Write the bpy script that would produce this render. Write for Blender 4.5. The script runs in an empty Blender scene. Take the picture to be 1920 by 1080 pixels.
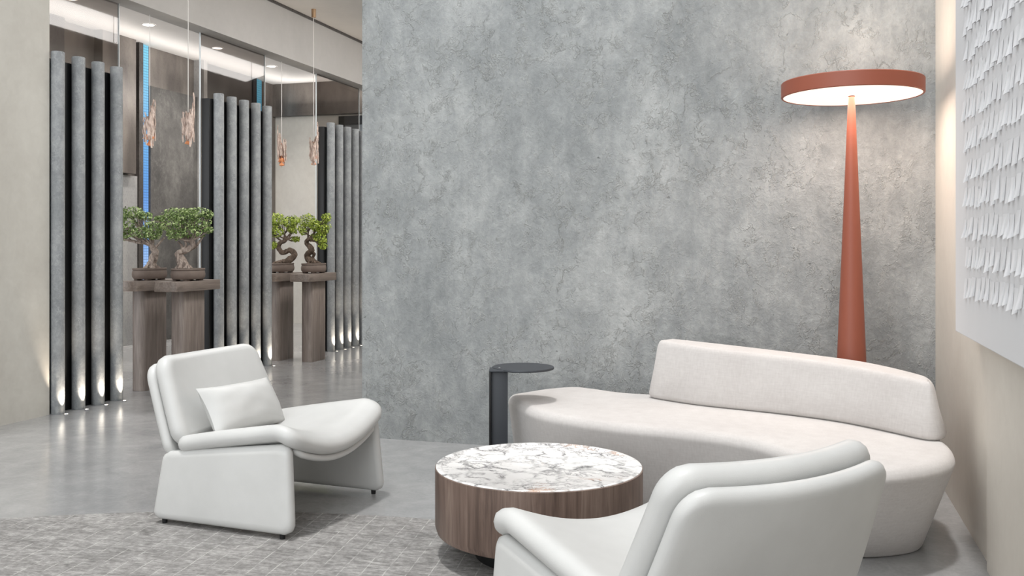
import bpy, bmesh, math, random
from mathutils import Vector, Matrix
from mathutils.noise import noise as pnoise

random.seed(7)
S = bpy.context.scene
COL = S.collection
PI = math.pi

# ------------------------------------------------------------------ frame
# The camera stands at (0,0,HC).  The room is axis aligned; the camera is
# turned TH to the left of the room's long axis.
F, HC, HOR = 1750.0, 1.25, 458.0
TH = math.atan(536 / F)
CT, ST = math.cos(TH), math.sin(TH)

def W(xc, yc, z=0.0):            # camera-aligned ground coordinates -> room
    return Vector((CT * xc - ST * yc, ST * xc + CT * yc, z))

cam = bpy.data.cameras.new('camera')
cam.sensor_fit = 'HORIZONTAL'
cam.sensor_width = 36.0
cam.lens = 36.0 * F / 1920
cam.shift_y = (HOR - 540) / 1920
cam.clip_end = 100
cam_o = bpy.data.objects.new('camera', cam)
cam_o.location = (0, 0, HC)
cam_o.rotation_euler = (PI / 2, 0, TH)
COL.objects.link(cam_o)
S.camera = cam_o

# ------------------------------------------------------------------ materials
class NT:
    def __init__(s, name):
        s.m = bpy.data.materials.new(name)
        s.m.use_nodes = True
        s.t = s.m.node_tree
        s.b = s.t.nodes['Principled BSDF']
    def n(s, typ, inputs=None, **kw):
        nd = s.t.nodes.new(typ)
        for k, v in kw.items():
            setattr(nd, k, v)
        for k, v in (inputs or {}).items():
            s.link(v, nd.inputs[k])
        return nd
    def link(s, v, sock):
        if isinstance(v, bpy.types.NodeSocket):
            s.t.links.new(v, sock)
        else:
            sock.default_value = v
    def set(s, **kw):
        for k, v in kw.items():
            s.link(v, s.b.inputs[k.replace('_', ' ')])
    def coord(s, scale=(1, 1, 1), rot=(0, 0, 0), loc=(0, 0, 0), kind='Object'):
        tc = s.n('ShaderNodeTexCoord')
        mp = s.n('ShaderNodeMapping', {'Vector': tc.outputs[kind], 'Scale': scale, 'Rotation': rot, 'Location': loc})
        return mp.outputs[0]
    def noise(s, v, scale, detail=4, rough=.5, dist=0.0):
        return s.n('ShaderNodeTexNoise', {'Vector': v, 'Scale': scale, 'Detail': detail, 'Roughness': rough, 'Distortion': dist}).outputs[0]
    def ramp(s, fac, stops, interp='LINEAR'):
        r = s.n('ShaderNodeValToRGB', {'Fac': fac})
        r.color_ramp.interpolation = interp
        el = r.color_ramp.elements
        while len(el) < len(stops):
            el.new(.5)
        for e, (p, c) in zip(el, stops):
            e.position = p
            e.color = c if len(c) == 4 else (*c, 1)
        return r.outputs[0]
    def mix(s, fac, a, b, mode='MIX'):
        nd = s.n('ShaderNodeMix', data_type='RGBA', blend_type=mode)
        s.link(fac, nd.inputs[0]); s.link(a, nd.inputs[6]); s.link(b, nd.inputs[7])
        return nd.outputs[2]
    def math(s, op, a, b=0.0):
        nd = s.n('ShaderNodeMath', operation=op)
        s.link(a, nd.inputs[0]); s.link(b, nd.inputs[1])
        return nd.outputs[0]
    def bump(s, h, strength=.3, dist=.01, normal=None):
        i = {'Height': h, 'Strength': strength, 'Distance': dist}
        if normal is not None:
            i['Normal'] = normal
        return s.n('ShaderNodeBump', i).outputs[0]

def c4(r, g, b):                  # sRGB 0-255 -> linear rgba
    f = lambda c: (c / 255 / 12.92) if c / 255 <= .04045 else ((c / 255 + .055) / 1.055) ** 2.4
    return (f(r), f(g), f(b), 1)

def m_plain(name, col, rough=.5, metal=0.0, **kw):
    t = NT(name)
    t.set(Base_Color=col, Roughness=rough, Metallic=metal, **kw)
    return t.m

def m_emit(name, col, strength):
    t = NT(name)
    t.set(Base_Color=col, Emission_Color=col, Emission_Strength=strength, Roughness=.5)
    return t.m

def m_concrete(name, dark, mid, light, scale=1.0, bump=1.0, dist=.016):
    t = NT(name)
    v = t.coord((scale,) * 3)
    vs = t.coord((scale, scale, scale * .72))
    big = t.noise(vs, 1.5, 4, .55, .1)
    med = t.noise(vs, 5.5, 8, .66, .15)
    streak = t.noise(t.coord((scale * 1.0, scale * 1.0, scale * .12)), 26, 4, .6)
    fine = t.noise(v, 42, 6, .7)
    grain = t.noise(vs, 15, 7, .72, .3)
    wv = t.n('ShaderNodeTexNoise', {'Vector': v, 'Scale': 7.0, 'Detail': 5.0, 'Roughness': .65})
    wsub = t.n('ShaderNodeVectorMath', {0: wv.outputs['Color'], 1: (.5, .5, .5)}, operation='SUBTRACT').outputs[0]
    warp = t.n('ShaderNodeVectorMath', {0: wsub, 1: (.16, .16, .16)}, operation='MULTIPLY').outputs[0]
    v2 = t.n('ShaderNodeVectorMath', {0: vs, 1: warp}, operation='ADD').outputs[0]
    rn = t.noise(v2, 9.0, 5, .62, .2)
    ridge = t.ramp(t.math('ABSOLUTE', t.math('SUBTRACT', rn, .5)), [(0, (1, 1, 1)), (.01, (.6, .6, .6)), (.035, (0, 0, 0))])
    brk = t.ramp(t.noise(v, 13, 3, .6), [(.38, (0, 0, 0)), (.54, (1, 1, 1))])
    patch = t.ramp(t.noise(vs, 2.6, 5, .6, .3), [(.38, (.08, .08, .08)), (.60, (1, 1, 1))])
    ridge = t.math('MULTIPLY', t.math('MULTIPLY', ridge, patch), brk)
    k = t.math('ADD', t.math('MULTIPLY', big, .30), t.math('MULTIPLY', med, .30))
    k = t.math('ADD', k, t.math('MULTIPLY', streak, .08))
    k = t.math('ADD', k, t.math('MULTIPLY', grain, .20))
    k = t.math('ADD', k, t.math('MULTIPLY', fine, .12))
    c = t.ramp(k, [(.38, dark), (.5, mid), (.61, light)])
    c = t.mix(t.math('MULTIPLY', ridge, .75), c, tuple(min(1, x * 1.12) for x in light[:3]) + (1,))  # ridge crests lightened in colour, standing in for their highlights
    pits = t.noise(v, 24, 2, .5, .4)
    pc = t.ramp(pits, [(.205, (.4, .4, .4)), (.27, (1, 1, 1))])
    c = t.mix(.8, c, pc, 'MULTIPLY')
    h = t.math('ADD', t.math('MULTIPLY', ridge, .30), t.math('MULTIPLY', fine, .14))
    h = t.math('ADD', h, t.math('MULTIPLY', t.math('MULTIPLY', rn, patch), .62))
    h = t.math('ADD', h, t.math('MULTIPLY', grain, .55))
    h = t.math('ADD', h, t.math('MULTIPLY', pc, .2))
    t.set(Base_Color=c, Roughness=.62, Normal=t.bump(h, bump, dist))
    return t.m

def m_plaster(name, a, b, bump=.12):
    t = NT(name)
    v = t.coord()
    n1 = t.noise(v, 1.4, 6, .6, .8)
    n2 = t.noise(v, 14, 6, .6, .6)
    c = t.ramp(t.math('ADD', t.math('MULTIPLY', n1, .7), t.math('MULTIPLY', n2, .3)), [(.35, a), (.65, b)])
    t.set(Base_Color=c, Roughness=.75, Normal=t.bump(n2, bump, .006))
    return t.m

def m_floor():
    t = NT('polished_concrete')
    v = t.coord()
    n1 = t.noise(v, .8, 6, .6, .5)
    n2 = t.noise(v, 7, 8, .7, .6)
    n3 = t.noise(v, 60, 4, .6)
    k = t.math('ADD', t.math('ADD', t.math('MULTIPLY', n1, .45), t.math('MULTIPLY', n2, .4)), t.math('MULTIPLY', n3, .15))
    c = t.ramp(k, [(.36, c4(132, 133, 134)), (.5, c4(151, 151, 151)), (.64, c4(168, 168, 167))])
    sp = t.n('ShaderNodeTexVoronoi', {'Vector': v, 'Scale': 45.0}).outputs['Distance']
    c = t.mix(t.ramp(sp, [(.05, (.14, .14, .14)), (.13, (0, 0, 0))]), c, c4(196, 196, 195))
    r = t.ramp(n1, [(.35, (.22, .22, .22)), (.65, (.27, .27, .27))])
    t.set(Base_Color=c, Roughness=r, Specular_IOR_Level=.5)
    t.b.inputs['Coat Weight'].default_value = .35
    t.b.inputs['Coat Roughness'].default_value = .12
    return t.m

def m_rug():
    t = NT('rug_pile')
    v = t.coord(rot=(0, 0, -TH * .45))
    sx = t.n('ShaderNodeSeparateXYZ', {'Vector': v})
    wob = t.math('MULTIPLY', t.math('SUBTRACT', t.noise(v, 9, 3), .5), .012)
    def line(s, pitch, w):
        f = t.math('FRACT', t.math('DIVIDE', t.math('ADD', s, wob), pitch))
        return t.math('LESS_THAN', f, w)
    lx = line(sx.outputs[0], .086, .05)
    ly = line(sx.outputs[1], .086, .045)
    n1 = t.noise(t.coord((1, 1.8, 1), rot=(0, 0, -TH * .45)), 7, 8, .75, .8)
    n2 = t.noise(v, 42, 6, .75)
    n3 = t.noise(t.coord((1, 5, 1), rot=(0, 0, -TH * .45)), 13, 5, .7)
    k = t.math('ADD', t.math('ADD', t.math('MULTIPLY', n1, .4), t.math('MULTIPLY', n2, .3)), t.math('MULTIPLY', n3, .3))
    c = t.ramp(k, [(.36, c4(96, 94, 92)), (.5, c4(138, 136, 134)), (.62, c4(178, 176, 173))])
    brk = t.ramp(t.noise(v, 16, 3), [(.42, (.08, .08, .08)), (.6, (.62, .62, .62))])
    lm = t.math('MULTIPLY', t.math('MAXIMUM', lx, t.math('MULTIPLY', ly, .55)), brk)
    c = t.mix(lm, c, c4(196, 194, 190))
    h = t.math('ADD', n2, t.math('MULTIPLY', lm, .8))
    t.set(Base_Color=c, Roughness=.95, Normal=t.bump(h, .6, .006), Specular_IOR_Level=.1)
    return t.m

def m_wood(name, cols, ring=9.0, axis='Z'):
    t = NT(name)
    sc = {'Z': (1, 1, .07), 'Y': (1, .07, 1), 'X': (.07, 1, 1)}[axis]
    v = t.coord(sc)
    n = t.noise(v, 5, 3, .5, .6)
    w = t.n('ShaderNodeTexNoise', {'Vector': v, 'Scale': ring * 2.2, 'Detail': 6.0, 'Roughness': .62, 'Distortion': 1.3}).outputs[0]
    f = t.noise(t.coord(tuple(.35 * x if x == 1 else x * .2 for x in sc)), 420, 3, .6)
    k = t.math('ADD', t.math('ADD', t.math('MULTIPLY', n, .35), t.math('MULTIPLY', w, .45)), t.math('MULTIPLY', f, .2))
    c = t.ramp(k, [(.36, cols[0]), (.5, cols[1]), (.63, cols[2])])
    t.set(Base_Color=c, Roughness=.45, Normal=t.bump(f, .12, .002))
    return t.m

def m_marble():
    t = NT('veined_marble')
    v = t.coord()
    wv = t.n('ShaderNodeTexNoise', {'Vector': v, 'Scale': 3.2, 'Detail': 6.0, 'Roughness': .62})
    wsub = t.n('ShaderNodeVectorMath', {0: wv.outputs['Color'], 1: (.5, .5, .5)}, operation='SUBTRACT').outputs[0]
    wm = t.n('ShaderNodeVectorMath', {0: wsub, 1: (.42, .42, .42)}, operation='MULTIPLY').outputs[0]
    v2 = t.n('ShaderNodeVectorMath', {0: v, 1: wm}, operation='ADD').outputs[0]
    mp = t.n('ShaderNodeMapping', {'Vector': v2, 'Scale': (1.0, 1.7, 1.0), 'Rotation': (0, 0, .7)}).outputs[0]
    e1 = t.n('ShaderNodeTexVoronoi', {'Vector': mp, 'Scale': 5.2}, feature='DISTANCE_TO_EDGE').outputs['Distance']
    e2 = t.n('ShaderNodeTexVoronoi', {'Vector': mp, 'Scale': 11.0}, feature='DISTANCE_TO_EDGE').outputs['Distance']
    msk = t.ramp(t.noise(v, 3.4, 4, .6, .5), [(.42, (0, 0, 0)), (.58, (1, 1, 1))])
    brk = t.ramp(t.noise(v, 8.0, 5, .6, .5), [(.38, (.1, .1, .1)), (.6, (1, 1, 1))])
    l1 = t.math('MULTIPLY', t.ramp(e1, [(.0, (1, 1, 1)), (.02, (.75, .75, .75)), (.1, (0, 0, 0))]), brk)
    l2 = t.math('MULTIPLY', t.ramp(e2, [(.0, (1, 1, 1)), (.09, (0, 0, 0))]), msk)
    veins = t.math('MAXIMUM', t.math('MULTIPLY', l1, .95), t.math('MULTIPLY', l2, .8))
    gold = t.ramp(t.noise(v, 2.7, 3, .5, 1.0), [(.56, (0, 0, 0)), (.66, (1, 1, 1))])
    vc = t.mix(gold, c4(78, 76, 78), c4(190, 132, 84))
    base = t.mix(t.ramp(t.noise(v, 5, 4), [(.4, (0, 0, 0)), (.7, (.6, .6, .6))]), c4(240, 238, 236), c4(222, 219, 217))
    t.set(Base_Color=t.mix(veins, base, vc), Roughness=.22)
    return t.m

def m_fabric(name, a, b, scale=1.0):
    t = NT(name)
    v = t.coord()
    n1 = t.noise(v, 2.2, 4, .6)
    nx = t.noise(t.coord((1, 1, .12)), 120, 3, .6)
    ny = t.noise(t.coord((.12, .12, 1)), 160, 3, .6)
    w = t.math('ADD', t.math('MULTIPLY', nx, .5), t.math('MULTIPLY', ny, .5))
    c = t.ramp(t.math('ADD', t.math('MULTIPLY', n1, .4), t.math('MULTIPLY', w, .6)), [(.36, a), (.62, b)])
    t.set(Base_Color=c, Roughness=.9, Normal=t.bump(w, .12, .002), Sheen_Weight=.15, Specular_IOR_Level=.2)
    return t.m

def m_leather(name, a, b):
    t = NT(name)
    v = t.coord()
    vo = t.n('ShaderNodeTexVoronoi', {'Vector': v, 'Scale': 230.0}, feature='DISTANCE_TO_EDGE').outputs['Distance']
    n1 = t.noise(v, 3.0, 4, .6)
    c = t.ramp(n1, [(.35, a), (.65, b)])
    n2 = t.noise(v, 28, 4, .6)
    h = t.math('ADD', t.math('MULTIPLY', vo, .8), t.math('MULTIPLY', n2, .35))
    t.set(Base_Color=c, Roughness=.42, Normal=t.bump(h, .1, .003), Specular_IOR_Level=.45)
    return t.m

def m_leaf(name, a, b, c):
    t = NT(name)
    r = t.n('ShaderNodeNewGeometry').outputs['Random Per Island']
    col = t.ramp(r, [(0, a), (.5, b), (1, c)])
    t.set(Base_Color=col, Roughness=.5, Subsurface_Weight=0.0)
    return t.m

def m_bark(name, a, b):
    t = NT(name)
    n = t.noise(t.coord((1, 1, .35)), 40, 6, .65, .8)
    t.set(Base_Color=t.ramp(n, [(.35, a), (.62, b)]), Roughness=.8, Normal=t.bump(n, .7, .006))
    return t.m

def m_bronze(name, a, b, rough=.32):
    t = NT(name)
    n = t.noise(t.coord((1, 1, .3)), 3.0, 5, .6, .5)
    f = t.noise(t.coord((6, 6, .4)), 60, 2, .6)
    t.set(Base_Color=t.ramp(n, [(.35, a), (.65, b)]), Metallic=.3, Roughness=t.ramp(f, [(.3, (rough - .06,) * 3), (.7, (rough + .06,) * 3)]))
    return t.m

def m_led():
    t = NT('led_mesh_blue')
    v = t.coord()
    s = t.n('ShaderNodeSeparateXYZ', {'Vector': v})
    z = t.math('DIVIDE', s.outputs[2], 3.8)
    n = t.noise(t.coord((1, 1, .6)), 1.6, 3)
    k = t.math('ADD', z, t.math('MULTIPLY', t.math('SUBTRACT', n, .5), .25))
    c = t.ramp(k, [(.05, c4(198, 214, 240)), (.32, c4(130, 172, 226)), (.5, c4(84, 142, 212)), (.72, c4(88, 164, 214)), (.95, c4(104, 196, 222))])
    lz = t.math('LESS_THAN', t.math('FRACT', t.math('DIVIDE', s.outputs[2], .034)), .24)
    ly = t.math('LESS_THAN', t.math('FRACT', t.math('DIVIDE', s.outputs[1], .03)), .2)
    ln = t.math('MAXIMUM', lz, ly)
    c = t.mix(t.math('MULTIPLY', ln, .55), c, c4(28, 60, 110))
    t.set(Base_Color=(.02, .03, .05, 1), Emission_Color=c, Emission_Strength=1.05, Roughness=.4)
    return t.m

def m_glass_tint():
    t = NT('smoked_glass')
    t.t.nodes.remove(t.b)
    out = t.t.nodes['Material Output']
    tr = t.n('ShaderNodeBsdfTransparent', {'Color': (.665, .645, .63, 1)})
    gl = t.n('ShaderNodeBsdfGlossy', {'Color': (.9, .9, .9, 1), 'Roughness': .03})
    mx = t.n('ShaderNodeMixShader', {0: .04, 1: tr.outputs[0], 2: gl.outputs[0]})
    t.t.links.new(mx.outputs[0], out.inputs['Surface'])
    return t.m

M = {}
M['concrete'] = m_concrete('rough_concrete_render', c4(122, 126, 127), c4(149, 152, 152), c4(176, 178, 177))
M['colcon'] = m_concrete('column_concrete', c4(112, 116, 119), c4(143, 146, 148), c4(172, 174, 175), 1.6, .45, .006)
M['darkcon'] = m_concrete('dark_concrete_panel', c4(54, 52, 51), c4(76, 74, 72), c4(100, 98, 95), 1.0, .3)
M['beige'] = m_plaster('beige_plaster', c4(186, 182, 174), c4(202, 199, 191))
M['cream'] = m_plaster('cream_plaster', c4(212, 205, 195), c4(222, 216, 206))
M['ceil'] = m_plaster('ceiling_paint', c4(212, 208, 204), c4(220, 216, 212), .03)
M['bulk'] = m_plaster('bulkhead_paint', c4(172, 169, 166), c4(180, 177, 174), .03)
M['floor'] = m_floor()
M['rug'] = m_rug()
M['walnut'] = m_wood('walnut_veneer', [c4(80, 64, 56), c4(116, 97, 87), c4(142, 124, 112)])
M['oak'] = m_wood('grey_brown_oak', [c4(96, 86, 80), c4(128, 116, 109), c4(152, 141, 133)], 12)
M['oakH'] = m_wood('grey_brown_oak_top', [c4(102, 91, 84), c4(130, 118, 110), c4(152, 141, 133)], 12, 'Y')
M['marble'] = m_marble()
M['sofa'] = m_fabric('off_white_fabric', c4(189, 184, 181), c4(205, 201, 198))
M['leather'] = m_leather('white_leather', c4(193, 193, 191), c4(201, 201, 199))
M['black'] = m_plain('black_lacquer', c4(9, 10, 12), .45)
M['foot'] = m_plain('black_rubber', c4(14, 14, 15), .6)
M['char'] = m_plain('charcoal_powder_coat', c4(62, 65, 70), .5, .2)
M['screw'] = m_plain('steel_screw', c4(150, 152, 155), .3, .9)
M['terra'] = m_plain('terracotta_powder_coat', c4(152, 84, 64), .48)
M['bronze'] = m_bronze('dark_bronze_panel', c4(84, 78, 74), c4(118, 111, 105))
M['bronzeD'] = m_bronze('blackened_metal', c4(62, 59, 57), c4(84, 80, 78), .3)
M['steel'] = m_bronze('pale_steel_panel', c4(146, 146, 146), c4(176, 174, 172), .3)
M['panelW'] = m_plain('white_gypsum_relief', c4(222, 222, 224), .8)
M['smoke'] = m_glass_tint()
M['gedge'] = m_plain('glass_edge', c4(205, 210, 212), .3)
M['led'] = m_led()
M['upl'] = m_emit('uplight_lens', (1, .86, .66, 1), 14)
M['downl'] = m_emit('downlight_lens', (1, .95, .88, 1), 5)
M['brass'] = m_plain('brushed_brass', c4(176, 146, 116), .35, .8)
M['cord'] = m_plain('white_cord', c4(220, 216, 212), .6)
M['amber'] = m_emit('amber_bulb', c4(206, 136, 92), .2)
M['pot'] = m_plaster('brown_clay', c4(104, 90, 82), c4(128, 114, 105), .2)
M['soil'] = m_bark('mossy_soil', c4(58, 50, 42), c4(86, 78, 64))
M['bark'] = m_bark('pale_bark', c4(98, 84, 76), c4(180, 164, 152))
M['barkD'] = m_bark('brown_bark', c4(62, 50, 41), c4(118, 100, 86))
M['leafA'] = m_leaf('dark_green_leaf', c4(58, 82, 36), c4(128, 154, 84), c4(204, 218, 158))
M['leafB'] = m_leaf('yellow_green_leaf', c4(86, 104, 28), c4(150, 172, 52), c4(206, 218, 104))
M['shell'] = m_bark('driftwood_bronze', c4(134, 108, 95), c4(230, 210, 198))
M['frameD'] = m_plain('dark_door_frame', c4(34, 36, 40), .4, .3)
M['doorG'] = m_plain('grey_door_glass', c4(104, 108, 112), .15)
t = NT('lamp_diffuser')
v = t.coord()
s_ = t.n('ShaderNodeVectorMath', {0: v}, operation='LENGTH').outputs['Value']
t.set(Base_Color=c4(246, 238, 230), Roughness=.5, Emission_Color=(1, .86, .74, 1), Emission_Strength=.75)
M['diff'] = t.m

# ------------------------------------------------------------------ mesh helpers
def obj(name, bm, mat, parent=None, smooth=True, angle=40):
    me = bpy.data.meshes.new(name)
    bmesh.ops.recalc_face_normals(bm, faces=bm.faces)
    bm.to_mesh(me); bm.free()
    o = bpy.data.objects.new(name, me)
    COL.objects.link(o)
    if mat is not None:
        for m in (mat if isinstance(mat, (list, tuple)) else [mat]):
            me.materials.append(m)
    if parent: o.parent = parent
    if smooth:
        for p in me.polygons: p.use_smooth = True
        if hasattr(me, 'set_sharp_from_angle'):
            me.set_sharp_from_angle(angle=math.radians(angle))
    return o

def tag(o, label, cat, group=None, kind=None):
    o['label'] = label; o['category'] = cat
    if group: o['group'] = group
    if kind: o['kind'] = kind
    return o

def thing(name, label, cat, loc=(0, 0, 0), rotz=0, group=None):
    o = bpy.data.objects.new(name, None)
    o.empty_display_size = .1
    COL.objects.link(o)
    o.location = loc; o.rotation_euler = (0, 0, rotz)
    return tag(o, label, cat, group)

def structure(name, bm, mat, label, cat, smooth=False):
    o = obj(name, bm, mat, None, smooth)
    return tag(o, label, cat, None, 'structure')

def dup(root, loc, rotz, label, group=None):
    r = root.copy(); COL.objects.link(r)
    r.location = loc; r.rotation_euler = (0, 0, rotz)
    r['label'] = label
    if group: r['group'] = group
    for ch in list(root.children):
        c = ch.copy(); COL.objects.link(c); c.parent = r
        for g in list(ch.children):
            d = g.copy(); COL.objects.link(d); d.parent = c
    return r

def box(x0, x1, y0, y1, z0, z1, bm=None, bev=0.0, seg=2):
    b = bmesh.new()
    vs = [b.verts.new((x, y, z)) for z in (z0, z1) for y in (y0, y1) for x in (x0, x1)]
    for f in ((0, 1, 3, 2), (4, 6, 7, 5), (0, 4, 5, 1), (2, 3, 7, 6), (0, 2, 6, 4), (1, 5, 7, 3)):
        b.faces.new([vs[i] for i in f])
    bmesh.ops.recalc_face_normals(b, faces=b.faces)
    if bev:
        bmesh.ops.bevel(b, geom=list(b.edges), offset=bev, segments=seg, profile=.5, affect='EDGES')
    if bm is None: return b
    me = bpy.data.meshes.new('tmp'); b.to_mesh(me); b.free()
    bm.from_mesh(me); bpy.data.meshes.remove(me)
    return bm

def lathe(prof, n=64, bm=None, loc=(0, 0, 0)):
    bm = bm or bmesh.new()
    rings = []
    for r, z in prof:
        if r < 1e-6:
            rings.append([bm.verts.new((loc[0], loc[1], loc[2] + z))])
        else:
            rings.append([bm.verts.new((loc[0] + r * math.cos(2 * PI * i / n), loc[1] + r * math.sin(2 * PI * i / n), loc[2] + z)) for i in range(n)])
    for a, b in zip(rings, rings[1:]):
        for i in range(n):
            j = (i + 1) % n
            if len(a) == 1 and len(b) == 1: continue
            if len(a) == 1: bm.faces.new((a[0], b[i], b[j]))
            elif len(b) == 1: bm.faces.new((a[i], a[j], b[0]))
            else: bm.faces.new((a[i], a[j], b[j], b[i]))
    return bm

def rrect(hx, hy, r, k=6):
    pts = []
    for cx, cy, a0 in ((hx - r, hy - r, 0), (-hx + r, hy - r, 90), (-hx + r, -hy + r, 180), (hx - r, -hy + r, 270)):
        for i in range(k + 1):
            a = math.radians(a0 + 90 * i / k)
            pts.append((cx + r * math.cos(a), cy + r * math.sin(a)))
    return pts

def loft(rings, bm=None, cap0=True, cap1=True):
    bm = bm or bmesh.new()
    R = [[bm.verts.new(p) for p in ring] for ring in rings]
    n = len(R[0])
    for a, b in zip(R, R[1:]):
        for i in range(n):
            bm.faces.new((a[i], a[(i + 1) % n], b[(i + 1) % n], b[i]))
    if cap0: bm.faces.new(list(reversed(R[0])))
    if cap1: bm.faces.new(R[-1])
    return bm

def prism(pts2, z0, z1, bev=.004):
    """vertical prism of a 2-D outline with a small softened rim top and bottom"""
    cx = sum(p[0] for p in pts2) / len(pts2); cy = sum(p[1] for p in pts2) / len(pts2)
    def ring(o, z):
        out = []
        for x, y in pts2:
            d = math.hypot(x - cx, y - cy)
            k = max(0, (d - o) / d)
            out.append((cx + (x - cx) * k, cy + (y - cy) * k, z))
        return out
    return loft([ring(bev, z0), ring(0, z0 + bev), ring(0, z1 - bev), ring(bev, z1)])

def tube(path, bm=None, n=8, wob=0.0):
    """path: list of (Vector, radius), capped"""
    bm = bm or bmesh.new()
    P = [Vector(p) for p, r in path]
    up = Vector((.31, .77, .55)).normalized()
    rings = []
    for i, (p, r) in enumerate(path):
        d = (P[min(i + 1, len(P) - 1)] - P[max(i - 1, 0)]).normalized()
        a = d.cross(up)
        if a.length < .05: a = d.cross(Vector((1, 0, 0)))
        a.normalize(); b = d.cross(a)
        ring = []
        for k in range(n):
            an = 2 * PI * k / n
            rr = r * (1 + wob * pnoise(P[i] * 30 + Vector((math.cos(an), math.sin(an), 0)) * 1.7))
            ring.append(P[i] + (a * math.cos(an) + b * math.sin(an)) * rr)
        rings.append(ring)
    return loft(rings, bm)

def smooth_path(pts, k=6):
    """Catmull-Rom through (x,y,z,r) tuples -> list of (Vector, r)"""
    out = []
    n = len(pts)
    for i in range(n - 1):
        p0, p1, p2, p3 = pts[max(i - 1, 0)], pts[i], pts[i + 1], pts[min(i + 2, n - 1)]
        for j in range(k):
            t = j / k
            q = [.5 * (2 * b + (c - a) * t + (2 * a - 5 * b + 4 * c - d) * t * t + (3 * b - a - 3 * c + d) * t ** 3) for a, b, c, d in zip(p0, p1, p2, p3)]
            out.append((Vector(q[:3]), max(q[3], .0008)))
    out.append((Vector(pts[-1][:3]), pts[-1][3]))
    return out

def spline2(pts, k=8, closed=True):
    out = []
    n = len(pts)
    rng = range(n) if closed else range(n - 1)
    for i in rng:
        g = (lambda q: pts[q % n]) if closed else (lambda q: pts[min(max(q, 0), n - 1)])
        p0, p1, p2, p3 = g(i - 1), g(i), g(i + 1), g(i + 2)
        for j in range(k):
            t = j / k
            out.append(tuple(.5 * (2 * b + (c - a) * t + (2 * a - 5 * b + 4 * c - d) * t * t + (3 * b - a - 3 * c + d) * t ** 3) for a, b, c, d in zip(p0, p1, p2, p3)))
    if not closed: out.append(tuple(pts[-1]))
    return out

def resample(pts, n):
    P = [Vector((p[0], p[1])) for p in pts]
    L = [0]
    for i in range(len(P)):
        L.append(L[-1] + (P[(i + 1) % len(P)] - P[i]).length)
    out, j = [], 0
    for q in range(n):
        d = L[-1] * q / n
        while L[j + 1] < d: j += 1
        t = (d - L[j]) / max(L[j + 1] - L[j], 1e-9)
        out.append(P[j].lerp(P[(j + 1) % len(P)], t))
    return out

def normals2(P):
    n = len(P); out = []
    area = sum(P[i].x * P[(i + 1) % n].y - P[(i + 1) % n].x * P[i].y for i in range(n))
    for i in range(n):
        d = (P[(i + 1) % n] - P[i - 1]).normalized()
        nn = Vector((d.y, -d.x)) if area > 0 else Vector((-d.y, d.x))
        out.append(nn)                     # outward
    return out

def slab(hx, hy, R, thick, fn, edge=None, nx=24, ny=24, puff=0.0, puff_back=0.0, prof=6):
    """Upholstered panel: rounded rectangle (half sizes hx, hy, corner R) of given
    thickness with bull-nosed edge, bent onto the surface fn(a,b,c)."""
    r = edge if edge else thick / 2
    bm = bmesh.new()
    def outline_pt(i, j, o):
        A, B, Rr = hx - o, hy - o, max(R - o, .002)
        v = -math.cos(PI * j / ny)
        y = B * (v * .55 + .45 * (-1 + 2 * j / ny))
        ay = abs(y)
        w = A if ay < B - Rr else A - Rr + math.sqrt(max(Rr * Rr - (ay - B + Rr) ** 2, 0))
        u = -1 + 2 * i / nx
        return u * w, y
    def pf(a, b):
        return (1 - abs(a / hx) ** 3.2) * (1 - abs(b / hy) ** 3.2)
    def grid(sign):
        G = []
        for j in range(ny + 1):
            row = []
            for i in range(nx + 1):
                a, b = outline_pt(i, j, r)
                c = sign * thick / 2 + sign * (puff if sign > 0 else puff_back) * pf(a, b)
                row.append(bm.verts.new(fn(a, b, c)))
            G.append(row)
        for j in range(ny):
            for i in range(nx):
                q = (G[j][i], G[j][i + 1], G[j + 1][i + 1], G[j + 1][i])
                bm.faces.new(q if sign > 0 else q[::-1])
        return G
    top, bot = grid(1), grid(-1)
    idx = [(i, 0) for i in range(nx)] + [(nx, j) for j in range(ny)] + [(i, ny) for i in range(nx, 0, -1)] + [(0, j) for j in range(ny, 0, -1)]
    rings = [[top[j][i] for i, j in idx]]
    flat = thick / 2 - r
    for k in range(1, prof):
        ph = PI / 2 - PI * k / prof
        o = r - r * math.cos(ph)
        c = r * math.sin(ph) + (flat if ph > .01 else (-flat if ph < -.01 else 0))
        rings.append([bm.verts.new(fn(*outline_pt(i, j, o), c)) for i, j in idx])
    rings.append([bot[j][i] for i, j in idx])
    n = len(idx)
    for a, b in zip(rings, rings[1:]):
        for i in range(n):
            try: bm.faces.new((a[i], b[i], b[(i + 1) % n], a[(i + 1) % n]))
            except ValueError: pass
    return bm

# ------------------------------------------------------------------ setting
XR, XRn = .712, .692          # right wall: far part, near part
YB = 5.50                     # face of the big concrete wall
XBL = -2.70                   # its left end
XL = -5.245                   # beige wall face
ZC = 3.78
XI = -7.95                    # inner wall
YE = 13.10                    # end wall

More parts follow.
